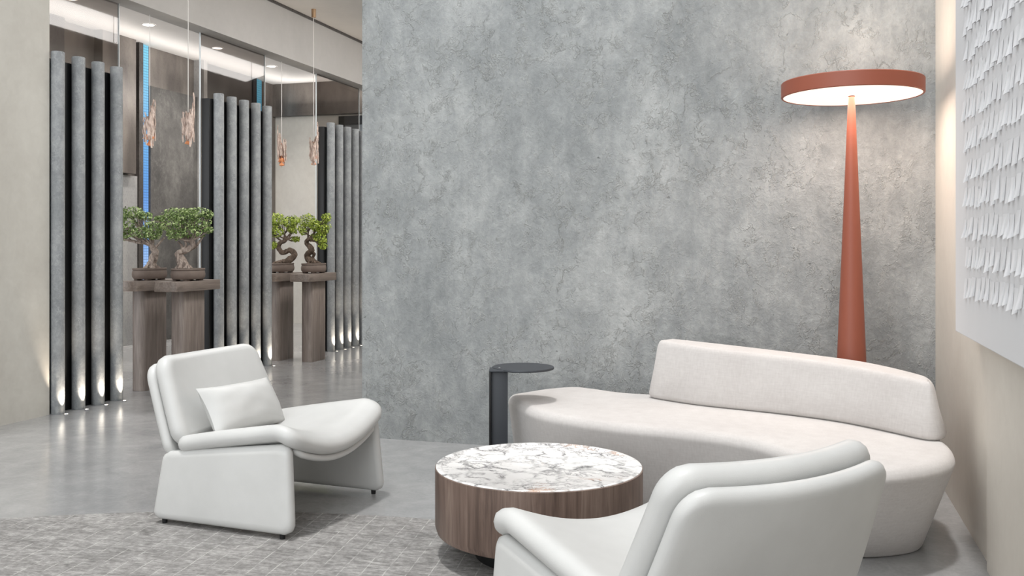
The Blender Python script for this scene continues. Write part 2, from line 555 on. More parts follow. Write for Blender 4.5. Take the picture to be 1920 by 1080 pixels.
structure('floor', box(-8.2, 1.2, -2.5, 13.4, -.12, 0), M['floor'], 'polished grey concrete floor of the lounge and hall', 'floor')
structure('wall_back', box(XBL, 1.0, YB, YB + .3, 0, 4.6), M['concrete'], 'large rough trowelled grey concrete wall behind the sofa', 'wall')
structure('wall_right', box(XR, XR + .25, 3.95, YB, 0, 4.6, box(XRn, XR + .25, -2.5, 3.95, 0, 4.6)), M['cream'], 'cream plaster wall on the right behind the white relief panel', 'wall')
structure('wall_left', box(XL - .25, XL, -2.5, 5.548, 0, 4.6), M['beige'], 'plain beige plaster wall at the left edge', 'wall')
structure('ceiling', box(-8.2, XBL + .1, 5.3, 13.4, ZC, ZC + .15), M['ceil'], 'pale ceiling of the hall above the column screens', 'ceiling')
structure('trim_1', box(-5.41, -5.21, 5.3, 13.1, 3.24, ZC), M['bulk'], 'pale grey bulkhead running above the column screens', 'trim')
structure('wall_end', box(-8.2, XBL, YE, YE + .2, 0, ZC), M['beige'], 'pale beige wall closing the far end of the hall', 'wall')
structure('wall_hall', box(XBL, XBL + .1, YB + .3, YE, 0, ZC), M['beige'], 'beige side wall of the hall behind the concrete wall', 'wall')
# inner wall, the hall's mirror image built solid: a dark concrete panel below a bronze band, recess with light wall, jambs and LED strips
structure('wall_inner', box(XI - .2, XI, 5.3, 13.1, 0, ZC), M['bronze'], 'dark metal clad wall, the reflected side of the hall built solid', 'wall')
structure('trim_2', box(XI, XI + .12, 5.6, 8.5, 0, ZC), M['bronzeD'], 'blackened metal pier at the left of the inner wall', 'trim')
structure('trim_3', box(XI, XI + .06, 10.03, 11.0, 0, 3.27), M['darkcon'], 'dark mottled concrete panel behind the bonsai trees', 'wall panel')
structure('trim_4', box(XI, XI + .05, 9.1, 9.79, 0, 2.10), M['steel'], 'pale steel panel low on the inner wall', 'wall panel')
structure('trim_5', box(XI, XI + .12, 9.1, 9.68, 2.12, ZC), M['bronze'], 'brushed bronze panel hanging above the pale steel panel', 'wall panel')
structure('trim_6', box(XI, XI + .07, 9.80, 9.875, 0, ZC), M['bronzeD'], 'dark metal jamb beside the blue light strip', 'trim')
structure('trim_7', box(XI, XI + .16, 11.0, 11.08, 0, ZC), M['steel'], 'pale metal jamb beside the dark concrete panel', 'trim')
structure('trim_8', box(XI, XI + .05, 11.08, 12.35, 0, ZC), M['bronzeD'], 'blackened metal panel beyond the second column screen', 'wall panel')
structure('trim_9', box(XI, XI + .07, 12.36, 12.455, 0, ZC), M['frameD'], 'black jamb beside the far blue light strip', 'trim')
structure('trim_10', box(XI, XBL, YE - .08, YE, 3.27, ZC), M['bronze'], 'brushed metal band above the beige end wall', 'trim')
structure('trim_11', box(-5.21, -5.19, 5.5, 13.1, ZC - .025, ZC), M['bronzeD'], 'dark strip for the shade in the gap between bulkhead and ceiling', 'trim')  # solid dark strip stands in for the shade of the gap
# dark door at the end wall
d = structure('door_1', box(-6.80, -6.70, YE - .07, YE, 0, 3.23, box(-6.80, -5.6, YE - .07, YE, 3.10, 3.23, box(-5.7, -5.6, YE - .07, YE, 0, 3.23))), M['frameD'], 'dark framed glazed door in the end wall', 'door')
obj('pane', box(-6.70, -5.7, YE - .045, YE - .02, 0.0, 3.10), M['doorG'], d, False)

o = obj('light_strip', box(XI + .01, XI + .05, 9.88, 10.0, .02, ZC - .01), M['led'], None, False)
tag(o, 'tall blue glowing light strip beside the dark concrete panel', 'light strip', 'blue light strips on the inner wall')
o = obj('light_strip', box(XI + .01, XI + .05, 12.465, 12.62, .02, ZC - .01), M['led'], None, False)
tag(o, 'blue glowing light strip showing above the second column screen', 'light strip', 'blue light strips on the inner wall')

# ------------------------------------------------------------------ column screens
COLX, CR, CH = -5.225, .048, 2.67
def column_mesh():
    prof = [(0, 0), (CR - .003, 0), (CR, .004)]
    for i in range(1, 40): prof.append((CR, .004 + (CH - .008) * i / 40))
    prof += [(CR, CH - .004), (CR - .004, CH), (0, CH)]
    return lathe(prof, 32)
col0 = None
ORD = ['leftmost', 'second from left', 'third from left', 'fourth from left', 'rightmost']
SCR = ['front column screen beside the beige wall', 'middle column screen behind the white armchair', 'far column screen beside the concrete wall']
starts = [5.40, 7.61, 9.82]
for gi, y0 in enumerate(starts):
    ks = range(1, 5) if gi == 0 else range(5)
    names = ['leftmost', 'second from left', 'third from left', 'rightmost'] if gi == 0 else ORD
    for n_, k in enumerate(ks):
        y = y0 + (.207 if gi == 0 else .21) * k
        if col0 is None:
            o = col0 = obj('column', column_mesh(), M['colcon'])
        else:
            o = col0.copy(); COL.objects.link(o)
        o.location = (COLX, y, 0); o.rotation_euler = (0, 0, 1.3 * k + gi)
        tag(o, 'slim round grey concrete column, %s in the %s' % (names[n_], SCR[gi]), 'column', 'round columns of the screens')
        u = thing('floor_uplight', 'small glowing floor light before the %s column of the %s' % (names[n_], SCR[gi].split(' behind')[0].split(' beside')[0]), 'floor light', (COLX + .088, y - .012, 0), 0, 'floor uplights at the columns')
        obj('bezel', lathe([(.018, 0), (.018, .004), (.0125, .0045), (.0125, .001)], 20), M['screw'], u)
        obj('lens', lathe([(.0125, .0005), (.0125, .003), (0, .0035)], 20), M['upl'], u)
        L = bpy.data.lights.new('uplight_lamp', 'SPOT')
        L.energy = 16; L.color = (1, .86, .70); L.spot_size = math.radians(52); L.spot_blend = .8; L.shadow_soft_size = .008
        lo = bpy.data.objects.new('uplight_lamp', L); COL.objects.link(lo)
        lo.location = (COLX + .088, y - .012, .012)
        lo.rotation_euler = (Vector((-.065, .006, .36))).to_track_quat('-Z', 'Y').to_euler()
    b0 = max(y0 - .085, 5.555)
    b1 = y0 + .84 + .09
    o = obj('backing_panel', box(-5.352, -5.271, b0, b1, 0, 2.62, bev=.003), M['black'])
    tag(o, 'black backing panel standing behind the %s' % SCR[gi], 'panel', 'black backing panels behind the columns')
    g = thing('glass_pane', 'tall smoked glass pane rising behind the %s' % SCR[gi], 'glass', (-5.372, (b0 + y0 + 1.03) / 2, 0), 0, 'smoked glass panes behind the columns')
    hy = (y0 + 1.03 - b0) / 2
    obj('pane', box(-.004, .004, -hy + .006, hy - .006, 0, 3.24), M['smoke'], g, False)
    obj('edge_strip', box(-.007, .007, -hy, -hy + .006, 0, 3.24), M['gedge'], g, False)
    obj('edge_strip', box(-.007, .007, hy - .006, hy, 0, 3.24), M['gedge'], g, False)

# ------------------------------------------------------------------ downlights of the hall
WHO = ['above the front column screen', 'above the blue strip and left pendant', 'above the middle column screen', 'right of the middle column screen, near the end wall']
for i, y in enumerate((7.85, 9.05, 10.38, 11.67)):
    d = thing('downlight', 'round recessed ceiling downlight ' + WHO[i], 'ceiling light', (-7.15, y, ZC), 0, 'ceiling downlights of the hall')
    obj('trim_ring', lathe([(.085, 0), (.085, -.006), (.066, -.008), (.064, -.002)], 32), M['ceil'], d)
    obj('lens', lathe([(.064, -.001), (.064, -.003), (0, -.003)], 32), M['downl'], d)
    L = bpy.data.lights.new('downlight_lamp', 'SPOT'); L.energy = 120; L.color = (1, .95, .89)
    L.spot_size = math.radians(130); L.spot_blend = .8; L.shadow_soft_size = .06
    lo = bpy.data.objects.new('downlight_lamp', L); COL.objects.link(lo); lo.location = (-7.15, y, ZC - .03)

def area(name, loc, sx, sy, energy, col, phi=0.0):
    """area lamp, long side along the hall; phi turns it from straight down (0) towards -x (90)"""
    L = bpy.data.lights.new(name, 'AREA'); L.energy = energy; L.color = col
    L.shape = 'RECTANGLE'; L.size = sx; L.size_y = sy
    o = bpy.data.objects.new(name, L); COL.objects.link(o); o.location = loc
    o.rotation_euler = (0, math.radians(phi), 0)
    return o

# ------------------------------------------------------------------ console plinths, bonsai, pendants
def console(loc, label):
    c = thing('plinth_table', label, 'plinth table', loc, 0, 'wooden plinth tables between the column screens')
    obj('top', prism(rrect(.122, .325, .06, 8), .857, .94, .004), M['oakH'], c)
    obj('base', prism(rrect(.071, .162, .05, 8), 0, .857, .002), M['oak'], c)
    return c
TX, TXB = -4.985, -5.375  # TXB row: reflections of the TX row, built as solid copies
Y1, Y2 = 6.82, 8.985
console((TX, Y1, 0), 'brown oak plinth table before the middle column screen, in front of its twin')
console((TXB, Y1, 0), 'reflected brown oak plinth table nearest the front columns, built solid, half hidden by its twin')
console((TX, Y2, 0), 'brown oak plinth table standing before the far column screen')
console((TXB, Y2, 0), 'reflected brown oak plinth table, built solid, half hidden behind the middle column screen')

RIGHT = Vector((CT, ST, 0)); FWD = Vector((-ST, CT, 0))
def leaf_cloud(bm, cen, rad, n, size, rnd):
    for _ in range(n):
        while True:
            p = Vector((rnd.uniform(-1, 1), rnd.uniform(-1, 1), rnd.uniform(-1, 1)))
            if .25 < p.length < 1: break
        p = p.normalized() * (p.length ** .5)
        p *= .84 + .3 * pnoise(p * 2.3 + cen * 9)
        q = cen + RIGHT * p.x * rad[0] + FWD * p.y * rad[1] + Vector((0, 0, p.z * rad[2]))
        nrm = (p + Vector((rnd.uniform(-.8, .8), rnd.uniform(-.8, .8), rnd.uniform(-.2, 1.2)))).normalized()
        a = nrm.orthogonal().normalized()
        a = Matrix.Rotation(rnd.uniform(0, 6.28), 3, nrm) @ a
        b = nrm.cross(a)
        s = size * rnd.uniform(.6, 1.25)
        v = [bm.verts.new(q + a * s), bm.verts.new(q + b * s * .5), bm.verts.new(q - a * s), bm.verts.new(q - b * s * .5)]
        bm.faces.new(v)

def bonsai(loc, label, trunk, branches, pads, px, cx, cy, leaf, bark, seed, dens=1.0):
    """trunk/branches/pads are given in units of 1/1 px-like steps of length px metres,
    measured from the rim centre (cx,cy); depth is given explicitly."""
    rnd = random.Random(seed)
    b = thing('bonsai_tree', label, 'bonsai', loc, 0, 'bonsai trees on the plinth tables')
    hp = .105
    def P(x, y, d=0.0):
        return RIGHT * ((x - cx) * px) + FWD * d + Vector((0, 0, hp + (cy - y) * px))
    rings = []
    for k, z in ((.80, .012), (.90, .014), (.98, .03), (1.0, .055), (.965, .08), (.93, .088), (.975, .091), (.985, .098), (.965, .105), (.91, .105), (.88, .096)):
        rings.append([(x, y, z) for x, y in [(.118 * k * math.cos(a * PI / 24), .178 * k * math.sin(a * PI / 24)) for a in range(48)]])
    pot = obj('pot', loft(rings), M['pot'], b)
    for sx in (-1, 1):
        for sy in (-1, 1):
            obj('pot_foot', box(sx * .05 - .018, sx * .05 + .018, sy * .09 - .03, sy * .09 + .03, 0, .014, bev=.003), M['pot'], pot)
    sb = bmesh.new()
    lathe([(0, .012), (.05, .010), (.09, .004), (.1, 0)], 32, sb)
    for v in sb.verts: v.co = Vector((v.co.x * 1.04, v.co.y * 1.6, v.co.z + .095 + .004 * pnoise(v.co * 60)))
    obj('soil', sb, M['soil'], b)
    tb = bmesh.new()
    tp = smooth_path([(*P(x, y, d), r * px) for x, y, d, r in trunk], 7)
    tube(tp, tb, 12, .35)
    for an in range(5):                      # root flare
        p0 = P(*trunk[0][:3]); dr = Vector((math.cos(an * 1.3 + seed), math.sin(an * 1.3 + seed), 0))
        r0 = trunk[0][3] * px
        tube([(p0 + Vector((0, 0, r0 * .8)), r0 * .5), (p0 + dr * r0 * 1.0 + Vector((0, 0, .006)), r0 * .38), (p0 + dr * min(r0 * 1.9, .075) + Vector((0, 0, .001)), r0 * .12)], tb, 7, .3)
    bb = tb
    for br in branches:
        tube(smooth_path([(*P(x, y, d), r * px) for x, y, d, r in br], 4), bb, 6, .3)
    ends = [tp[-1][0], tp[int(len(tp) * .86)][0]]
    for (x, y, d, rx, ry, rd) in pads:
        q = P(x, y + ry * .35, d)
        s0 = rnd.choice(ends)
        mid = s0.lerp(q, .55) + Vector((rnd.uniform(-.02, .02), rnd.uniform(-.02, .02), -.015))
        tube(smooth_path([(*s0, .011), (*mid, .007), (*q, .003)], 4), bb, 6, .3)
        for _ in range(4):
            e = q + RIGHT * rnd.uniform(-.8, .8) * rx * px + FWD * rnd.uniform(-.7, .7) * rd + Vector((0, 0, rnd.uniform(-.2, .3) * ry * px))
            tube(smooth_path([(*mid, .005), (*mid.lerp(e, .5), .0035), (*e, .0015)], 3), bb, 5, .2)
    obj('trunk', bb, M[bark], b)
    lb = bmesh.new()
    for (x, y, d, rx, ry, rd) in pads:
        vol = rx * ry * px * px * rd
        leaf_cloud(lb, P(x, y, d), (rx * px * 1.08, rd, ry * px * 1.1), int(dens * 220 + dens * 290000 * vol), .0125, rnd)
    obj('foliage', lb, M[leaf], b, False)
    return b

s1, s2 = 7.98 / F, 8.09 / F
s3, s4 = 10.05 / F, 10.16 / F
bonsai((TX, Y1, .94), 'dark green bonsai with pale leaning trunk, nearest the middle column screen',
       [(345, 507, 0, 12), (342, 496, 0, 9.5), (337, 484, 0, 7.5), (336, 478, 0, 6.5), (346, 473, 0, 6), (356, 469, .0, 5.5), (362, 462, 0, 5), (360, 454, 0, 3.5)],
       [[(354, 470, 0, 3), (364, 466, .02, 3), (372, 456, .03, 2.5), (378, 446, .04, 1.8)], [(338, 478, 0, 3), (342, 466, 0, 2.5), (336, 456, -.02, 1.6)], [(346, 472, 0, 2.5), (350, 460, -.02, 2.2), (346, 448, -.03, 1.5)]],
       [(324, 404, .02, 22, 13, .11), (348, 408, .0, 30, 16, .15), (368, 402, -.02, 27, 11, .13), (391, 406, .0, 11, 8, .06), (330, 424, -.03, 32, 13, .15), (372, 422, .03, 24, 11, .13), (333, 443, -.05, 19, 11, .09), (362, 438, 0, 24, 12, .12), (390, 434, 0, 11, 6, .05), (300, 413, 0, 10, 7, .06)],
       s1, 353, 506, 'leafA', 'bark', 11, 1.0)
bonsai((TXB, Y1, .94), 'reflected dark green bonsai with upright pale trunk, built solid, beside the front column screen',  # mirror image of the front bonsai, modelled as a solid tree
       [(283, 507, 0, 11), (285, 495, 0, 8.5), (288, 484, 0, 7), (291, 476, 0, 6), (286, 469, 0, 5.5), (284, 462, 0, 4)],
       [[(288, 472, 0, 3), (296, 462, 0, 2.4), (306, 449, .02, 1.6)], [(286, 470, 0, 3), (276, 460, 0, 2.4), (266, 452, 0, 1.6)], [(278, 462, 0, 2), (262, 458, .0, 1.6), (240, 452, 0, 1)]],
       [(246, 402, 0, 26, 12, .13), (268, 408, .03, 16, 10, .09), (236, 426, 0, 22, 20, .12), (262, 440, .0, 24, 11, .12), (287, 430, .0, 22, 12, .12), (288, 444, -.03, 18, 9, .09), (228, 446, 0, 14, 9, .08), (222, 410, 0, 16, 14, .1)],
       s2, 280, 506, 'leafA', 'bark', 12, 1.0)
bonsai((TX, Y2, .94), 'yellow green bonsai with knotted brown trunk, before the far column screen',
       [(585, 497, 0, 8), (578, 490, .01, 6.5), (574, 483, .02, 5.5), (579, 476, .0, 5.5), (584, 471, -.02, 5), (578, 464, .01, 4.5), (573, 459, .02, 4.2), (576, 453, 0, 3.8), (584, 449, -.02, 3)],
       [[(582, 476, 0, 3.2), (587, 480, .03, 3), (584, 487, .03, 3), (590, 494, .02, 3), (600, 497, 0, 2)], [(580, 455, 0, 2.5), (592, 452, 0, 2), (600, 456, 0, 1.4)]],
       [(577, 417, 0, 18, 14, .12), (566, 432, .02, 10, 13, .08), (590, 426, -.02, 12, 12, .09), (611, 411, 0, 10, 9, .07), (604, 430, .0, 15, 14, .11), (600, 449, -.02, 13, 13, .09), (605, 464, -.02, 9, 8, .06), (586, 448, .03, 9, 8, .07)],
       s3, 587, 497, 'leafB', 'barkD', 13, 1.1)
bonsai((TXB, Y2, .94), 'reflected yellow green bonsai with S shaped brown trunk, built solid, beside the middle column screen',  # solid tree in place of the far bonsai's reflection
       [(528, 497, 0, 5), (540, 493, -.01, 6.5), (550, 487, -.01, 6), (552, 479, 0, 5.5), (544, 473, .0, 5), (534, 477, .01, 4.6), (527, 476, .01, 4.6), (523, 468, 0, 4.4), (525, 460, 0, 4), (534, 456, -.01, 3.6), (539, 451, -.01, 3)],
       [[(538, 493, 0, 4), (524, 494, .02, 3), (512, 497, .02, 2)], [(526, 458, 0, 2.5), (518, 466, 0, 1.6), (514, 468, 0, 1)], [(538, 453, 0, 2), (550, 448, 0, 1.6)]],
       [(520, 416, 0, 18, 14, .12), (541, 420, .02, 13, 13, .09), (553, 418, 0, 10, 12, .07), (522, 438, -.02, 14, 12, .09), (508, 430, 0, 14, 18, .1), (548, 434, .02, 11, 8, .07), (555, 452, 0, 9, 6, .05), (515, 463, -.02, 7, 8, .04)],
       s4, 529, 497, 'leafB', 'barkD', 14, 1.1)

def pendant(loc, label, seed, gaps):
    rnd = random.Random(seed)
    p = thing('pendant_lamp', label, 'pendant lamp', loc, 0, 'pendant lamps hanging by the column screens')
    zt, zb = 2.55 - ZC, 2.07 - ZC
    obj('canopy', lathe([(0, 0), (.024, 0), (.024, -.085), (.021, -.088), (0, -.088)], 24), M['brass'], p)
    obj('cord', lathe([(.0034, -.088), (.0034, zt - .25), (0, zt - .25)], 10), M['cord'], p)
    sh = obj('shade', bmesh.new(), None, p); bpy.data.objects.remove(sh)
    bm = bmesh.new()
    N = 14
    for k in range(N):
        a = 2 * PI * k / N + rnd.uniform(-.12, .12)
        rise = max(0, math.cos(a - gaps)) ** 2
        top = zt - .18 + .18 * rise * rnd.uniform(.85, 1) + rnd.uniform(-.05, .03)
        low = zb + .12 * (1 - abs(math.cos((a - gaps) / 2 + .6))) + rnd.uniform(0, .09)
        n = 7; z = top
        rad = .043 + rnd.uniform(-.007, .006)
        wdt = .013 * rnd.uniform(.8, 1.25)
        rings = []
        for q in range(n + 1):
            f = q / n
            zz = top + (low - top) * f
            w = wdt * (.25 + .75 * math.sin(PI * min(max(f, .06), .95)) ** .5) * rnd.uniform(.7, 1.2)
            rr = rad + rnd.uniform(-.006, .006)
            aa = a + rnd.uniform(-.1, .1)
            th = .004 * rnd.uniform(.8, 1.6)
            er = Vector((math.cos(aa), math.sin(aa), 0)); et = Vector((-er.y, er.x, 0))
            c = er * rr + Vector((0, 0, zz))
            rings.append([c + et * w + er * -th * .3, c + er * th * 1.3 + et * w * .2, c - et * w, c - er * th])
        loft(rings, bm)
    obj('shade', bm, M['shell'], p, True, 25)
    bm = lathe([(0, zt - .25), (.012, zt - .25), (.012, zt - .31), (0, zt - .31)], 16)
    obj('socket', bm, M['brass'], p)
    am = bmesh.new()
    for k in range(3):
        a = k * 2.1 + gaps
        lathe([(0, .028), (.013, .016), (.016, 0), (.012, -.016), (0, -.026)], 12, am, (.026 * math.cos(a), .026 * math.sin(a), zb + .10 + .02 * math.sin(3 * a)))
    lathe([(0, .0), (.004, 0), (.004, -.2), (.03, -.24), (0, -.25)], 12, am, (0, 0, zt - .2))
    obj('bulb', am, M['amber'], p)
    return p
pendant((TX, Y1, ZC), 'bark textured bronze pendant hanging before the dark concrete panel', 3, TH + .3)
pendant((TXB, Y1, ZC), 'reflected bark textured bronze pendant, built solid, hanging across the blue light strip', 4, TH - .2)  # solid copy in place of the front pendant's reflection
pendant((TX, Y2, ZC), 'bark textured pendant under a brass canopy, beside the far column screen', 5, TH + .1)
pendant((TXB, Y2, ZC), 'reflected bark textured pendant, built solid, beside the right end of the middle column screen', 6, TH + 2.9)  # mirror image of the far pendant, modelled solid

# ------------------------------------------------------------------ rug
def circ3(a, b, c):
    ax, ay = a; bx, by = b; cx, cy = c
    d = 2 * (ax * (by - cy) + bx * (cy - ay) + cx * (ay - by))
    ux = ((ax**2 + ay**2) * (by - cy) + (bx**2 + by**2) * (cy - ay) + (cx**2 + cy**2) * (ay - by)) / d
    uy = ((ax**2 + ay**2) * (cx - bx) + (bx**2 + by**2) * (ax - cx) + (cx**2 + cy**2) * (bx - ax)) / d
    return ux, uy, math.hypot(ax - ux, ay - uy)
RX, RY, RR = -1.36, .35, 4.01
rc = W(RX, RY)
bm = bmesh.new()
lathe([(0, 0), (RR, 0), (RR, .002), (RR - .004, .004), (0, .004)], 160, bm)
bmesh.ops.bisect_plane(bm, geom=bm.verts[:] + bm.edges[:] + bm.faces[:], plane_co=(XL + .03 - rc.x, 0, 0), plane_no=(-1, 0, 0), clear_outer=True)
bmesh.ops.bisect_plane(bm, geom=bm.verts[:] + bm.edges[:] + bm.faces[:], plane_co=(XRn - .03 - rc.x, 0, 0), plane_no=(1, 0, 0), clear_outer=True)
rug = obj('rug', bm, M['rug'], None, False)
rug.location = rc
tag(rug, 'large round grey rug with a pale woven grid under the armchairs', 'rug')
ZR = .004

# ------------------------------------------------------------------ armchairs
HW = .395
def seat_fn(zoff=0.0):
    f0, f1 = .075, .705
    def zed(f):
        t = (f - f0) / (f1 - f0)
        return .322 + .098 * max(0, min(t / .85, 1)) ** .9 - .045 * max(0, (t - .82) / .18) ** 2
    def surf(a, b):
        t = (b + .3) / .6
        f = f0 + (f1 - f0) * t
        k = 1 - (a / HW) ** 2
        sag = (.074 + .029 * max(0, min(t, 1)) ** 1.2) * (k if k > 0 else 0) ** 1.1
        return Vector((f - .33 + .012 * k * t, a, zed(f) - sag + zoff))
    def fn(a, b, c):
        p = surf(a, b); e = 1e-3
        n = (surf(a + e, b) - surf(a - e, b)).cross(surf(a, b + e) - surf(a, b - e))
        n.normalize()
        if n.z < 0: n = -n
        return p + n * c
    return fn
def back_fn(foff=0.0, zlow=.36, ztop=.735):
    def surf(a, b):                        # b in -1..1 along height
        t = (b + 1) / 2
        k = max(0, 1 - (a / HW) ** 2)
        z = zlow + (ztop - zlow) * t - .012 * k * t
        f = .105 - .155 * (max(t, 0) ** .92) * (ztop - zlow) / .375 - .058 * k * (.35 + .65 * t) + foff
        return Vector((f - .33, a * (1 - .135 * t), z))
    def mk(hy):
        def fn(a, b, c):
            p = surf(a, b / hy); e = 1e-3
            n = (surf(a + e, b / hy) - surf(a - e, b / hy)).cross(surf(a, b / hy + e) - surf(a, b / hy - e))
            n.normalize()
            if n.x < 0: n = -n
            return p + n * c
        return fn
    return mk

def armchair(loc, rotz, label, zf):
    ch = thing('armchair', label, 'armchair', loc, rotz, 'white leather armchairs')
    obj('seat', slab(HW, .30, .05, .072, seat_fn(.036), .034, 30, 30, .006), M['leather'], ch)
    obj('backrest', slab(HW, .20, .075, .075, back_fn(.0, .345, .735)(.20), .035, 30, 26, .008), M['leather'], ch)
    obj('back_shell', slab(HW - .002, .215, .075, .05, back_fn(-.052, .285, .695)(.215), .024, 30, 26, 0, .006), M['leather'], ch)
    obj('seat_shell', slab(HW - .065, .285, .03, .03, seat_fn(-.014), .014, 24, 24), M['leather'], ch)
    def side(s):
        def fn(a, b, c):                   # a -1..1 along depth, b along height
            t = (b + .16) / .32; u = (a + .36) / .72
            lo = -.04 + .745 * u; hi = .005 + .67 * u
            f = lo + (hi - lo) * t
            ztop = .318 + .083 * u
            z = .018 + (ztop - .018) * t
            return Vector((f - .33, s * (.362 + .020 * (1 - t)) + c, z))
        return slab(.36, .16, .04, .052, fn, .024, 20, 14, .004, .004)
    for s in (-1, 1):
        sp = obj('side_panel', side(s), M['leather'], ch)
        for f in (.02, .645):
            obj('foot', lathe([(0, zf), (.011, zf), (.013, .03), (0, .03)], 16, None, (f - .33, s * .383, 0)), M['foot'], ch)
    return ch
c1 = W(-1.125, 4.421)
a1 = math.atan2(-.0758, .9965)
# left chair: two feet on the rug, two on the bare floor, so its feet reach the floor
ch1 = armchair((c1.x, c1.y, ZR), a1, 'white leather armchair on the left with a lumbar pillow, turned to the coffee table', 0.0)
c2 = W(.456, 2.655)
a2 = math.radians(137)
ch2 = dup(ch1, (c2.x, c2.y, ZR), a2, 'white leather armchair in the foreground seen from behind', 'white leather armchairs')

# pillow on the left chair
def pillow_mesh():
    bm = bmesh.new()
    nx, ny = 28, 18
    hx, hy = .258, .124
    lay = []
    for sgn in (1, -1):
        G = []
        for j in range(ny + 1):
            row = []
            for i in range(nx + 1):
                u, v = -1 + 2 * i / nx, -1 + 2 * j / ny
                pin = 1 - .07 * (1 - abs(u) ** 2) * abs(v) ** 3
                pin2 = 1 - .07 * (1 - abs(v) ** 2) * abs(u) ** 3
                th = .075 * ((1 - abs(u) ** 2.4) * (1 - abs(v) ** 2.4)) ** .55
                th *= 1 + .10 * pnoise(Vector((u * 2.2, v * 2, 3)))
                row.append((u * hx * pin2, v * hy * pin, sgn * th))
            G.append(row)
        lay.append(G)
    V = {}
    def vert(s, i, j):
        key = (0 if (i in (0, nx) or j in (0, ny)) else s, i, j)
        if key not in V: V[key] = bm.verts.new(lay[s][j][i])
        return V[key]
    for s in (0, 1):
        for j in range(ny):
            for i in range(nx):
                q = [vert(s, i, j), vert(s, i + 1, j), vert(s, i + 1, j + 1), vert(s, i, j + 1)]
                bm.faces.new(q if s == 0 else q[::-1])
    return bm
pm = pillow_mesh()
# local pillow axes -> chair axes: width along s (Y), height leaning back, normal facing forward and up
lean = math.radians(30)
ax_w = Vector((0, 1, 0)); ax_h = Vector((-math.sin(lean), 0, math.cos(lean))); ax_n = ax_w.cross(ax_h)
rl = Matrix.Rotation(math.radians(-2), 4, ax_n)
mm = Matrix((ax_w, ax_h, ax_n)).transposed().to_4x4()
pm.transform(rl @ mm)
pl = obj('throw_pillow', pm, M['leather'])
pl.rotation_euler = (0, 0, a1)
off = Vector((.186 - .33, -.045, .482))
pl.location = Vector((c1.x, c1.y, 0)) + Matrix.Rotation(a1, 3, 'Z') @ off
tag(pl, 'small white leather lumbar pillow leaning on the left armchair', 'pillow')

# ------------------------------------------------------------------ coffee table
ct = W(.108, 3.775)
ctb = thing('coffee_table', 'round walnut drum coffee table with white veined marble top', 'coffee table', (ct.x, ct.y, ZR))
R_ = .418
obj('body', lathe([(0, .09), (R_ - .03, .09), (R_ - .008, .1), (R_, .125), (R_, .351), (R_ - .003, .353), (R_ - .012, .353), (R_ - .012, .342), (0, .342)], 96), M['walnut'], ctb)
obj('marble_top', lathe([(0, .3425), (R_ - .0125, .3425), (R_ - .0125, .3535), (R_ - .003, .3535), (R_ - .004, .356), (R_ - .008, .357), (R_ - .022, .357), (R_ - .026, .3545), (R_ - .032, .350), (0, .350)], 96), M['marble'], ctb)
obj('plinth', lathe([(0, 0), (R_ - .16, 0), (R_ - .16, .09), (0, .09)], 64), M['black'], ctb)

# ------------------------------------------------------------------ side table
st = W(-.066, 4.86)
sd = W(1, 0); sdf = W(0, 1)
tb = thing('side_table', 'charcoal metal side table with round top over the sofa end', 'side table', (st.x, st.y, 0), TH)
obj('post', box(-.044, .044, -.005, .005, .008, .588, bev=.002), M['char'], tb)
obj('post_flange', box(-.053, -.043, -.03, .06, .008, .588, bev=.002), M['black'], tb)
tp = obj('top', lathe([(0, .588), (.162, .588), (.165, .591), (.165, .597), (.163, .6), (0, .6)], 64, None, (.125, .10, 0)), M['char'], tb)
obj('top_bracket', box(-.053, .05, -.03, .10, .588, .597, bev=.003), M['char'], tb)
obj('screw', lathe([(0, .604), (.006, .603), (.007, .6), (0, .6)], 16, None, (.0, .055, 0)), M['screw'], tb)
obj('foot_plate', box(-.16, .05, -.15, .08, 0, .008, bev=.002), M['char'], tb)

# ------------------------------------------------------------------ sofa
ZS = .42
TOPB = [((-.02, 5.16), (.03, 5.15)), ((.035, 4.93), (.10, 4.96)), ((.15, 4.63), (.21, 4.71)), ((.44, 4.36), (.49, 4.45)),
        ((.80, 4.16), (.84, 4.25)), ((1.00, 3.99), (1.05, 4.08)), ((1.11, 3.76), (1.16, 3.93)), ((1.20, 3.54), (1.25, 3.79)),
        ((1.38, 3.43), (1.40, 3.715)), ((1.645, 3.56), (1.61, 3.77)), ((1.785, 3.76), (1.715, 3.90)), ((1.85, 4.05), (1.77, 4.12)),
        ((1.79, 4.42), (1.71, 4.40)), ((1.52, 4.74), (1.46, 4.67)), ((1.20, 4.98), (1.16, 4.90)), ((.88, 5.16), (.84, 5.08)),
        ((.64, 5.25), (.60, 5.18)), ((.48, 5.40), (.45, 5.34)), ((.36, 5.47), (.34, 5.41)), ((.20, 5.40), (.21, 5.34)), ((.06, 5.27), (.10, 5.24))]
TP_ = [W(*p).to_2d() for p in spline2([a for a, b in TOPB], 9)]
BP_ = [W(*p).to_2d() for p in spline2([b for a, b in TOPB], 9)]
TN_ = normals2(TP_); BN_ = normals2(BP_)
cs = W(1.0, 4.5)
rings = []
for h, o in ((0, .012), (.010, .003), (.03, 0), (.2, 0), (.4, 0), (.6, 0), (.8, 0), (.97, 0)):
    rings.append([(b.x + (t_.x - b.x) * h - n.x * o - cs.x, b.y + (t_.y - b.y) * h - n.y * o - cs.y, .375 * h) for t_, b, n in zip(TP_, BP_, BN_)])
for a in (0, 15, 30, 45, 60, 75, 90):
    ra = math.radians(a)
    o = .045 * (1 - math.cos(ra))
    rings.append([(t_.x - n.x * o - cs.x, t_.y - n.y * o - cs.y, ZS - .045 + .045 * math.sin(ra)) for t_, n in zip(TP_, TN_)])
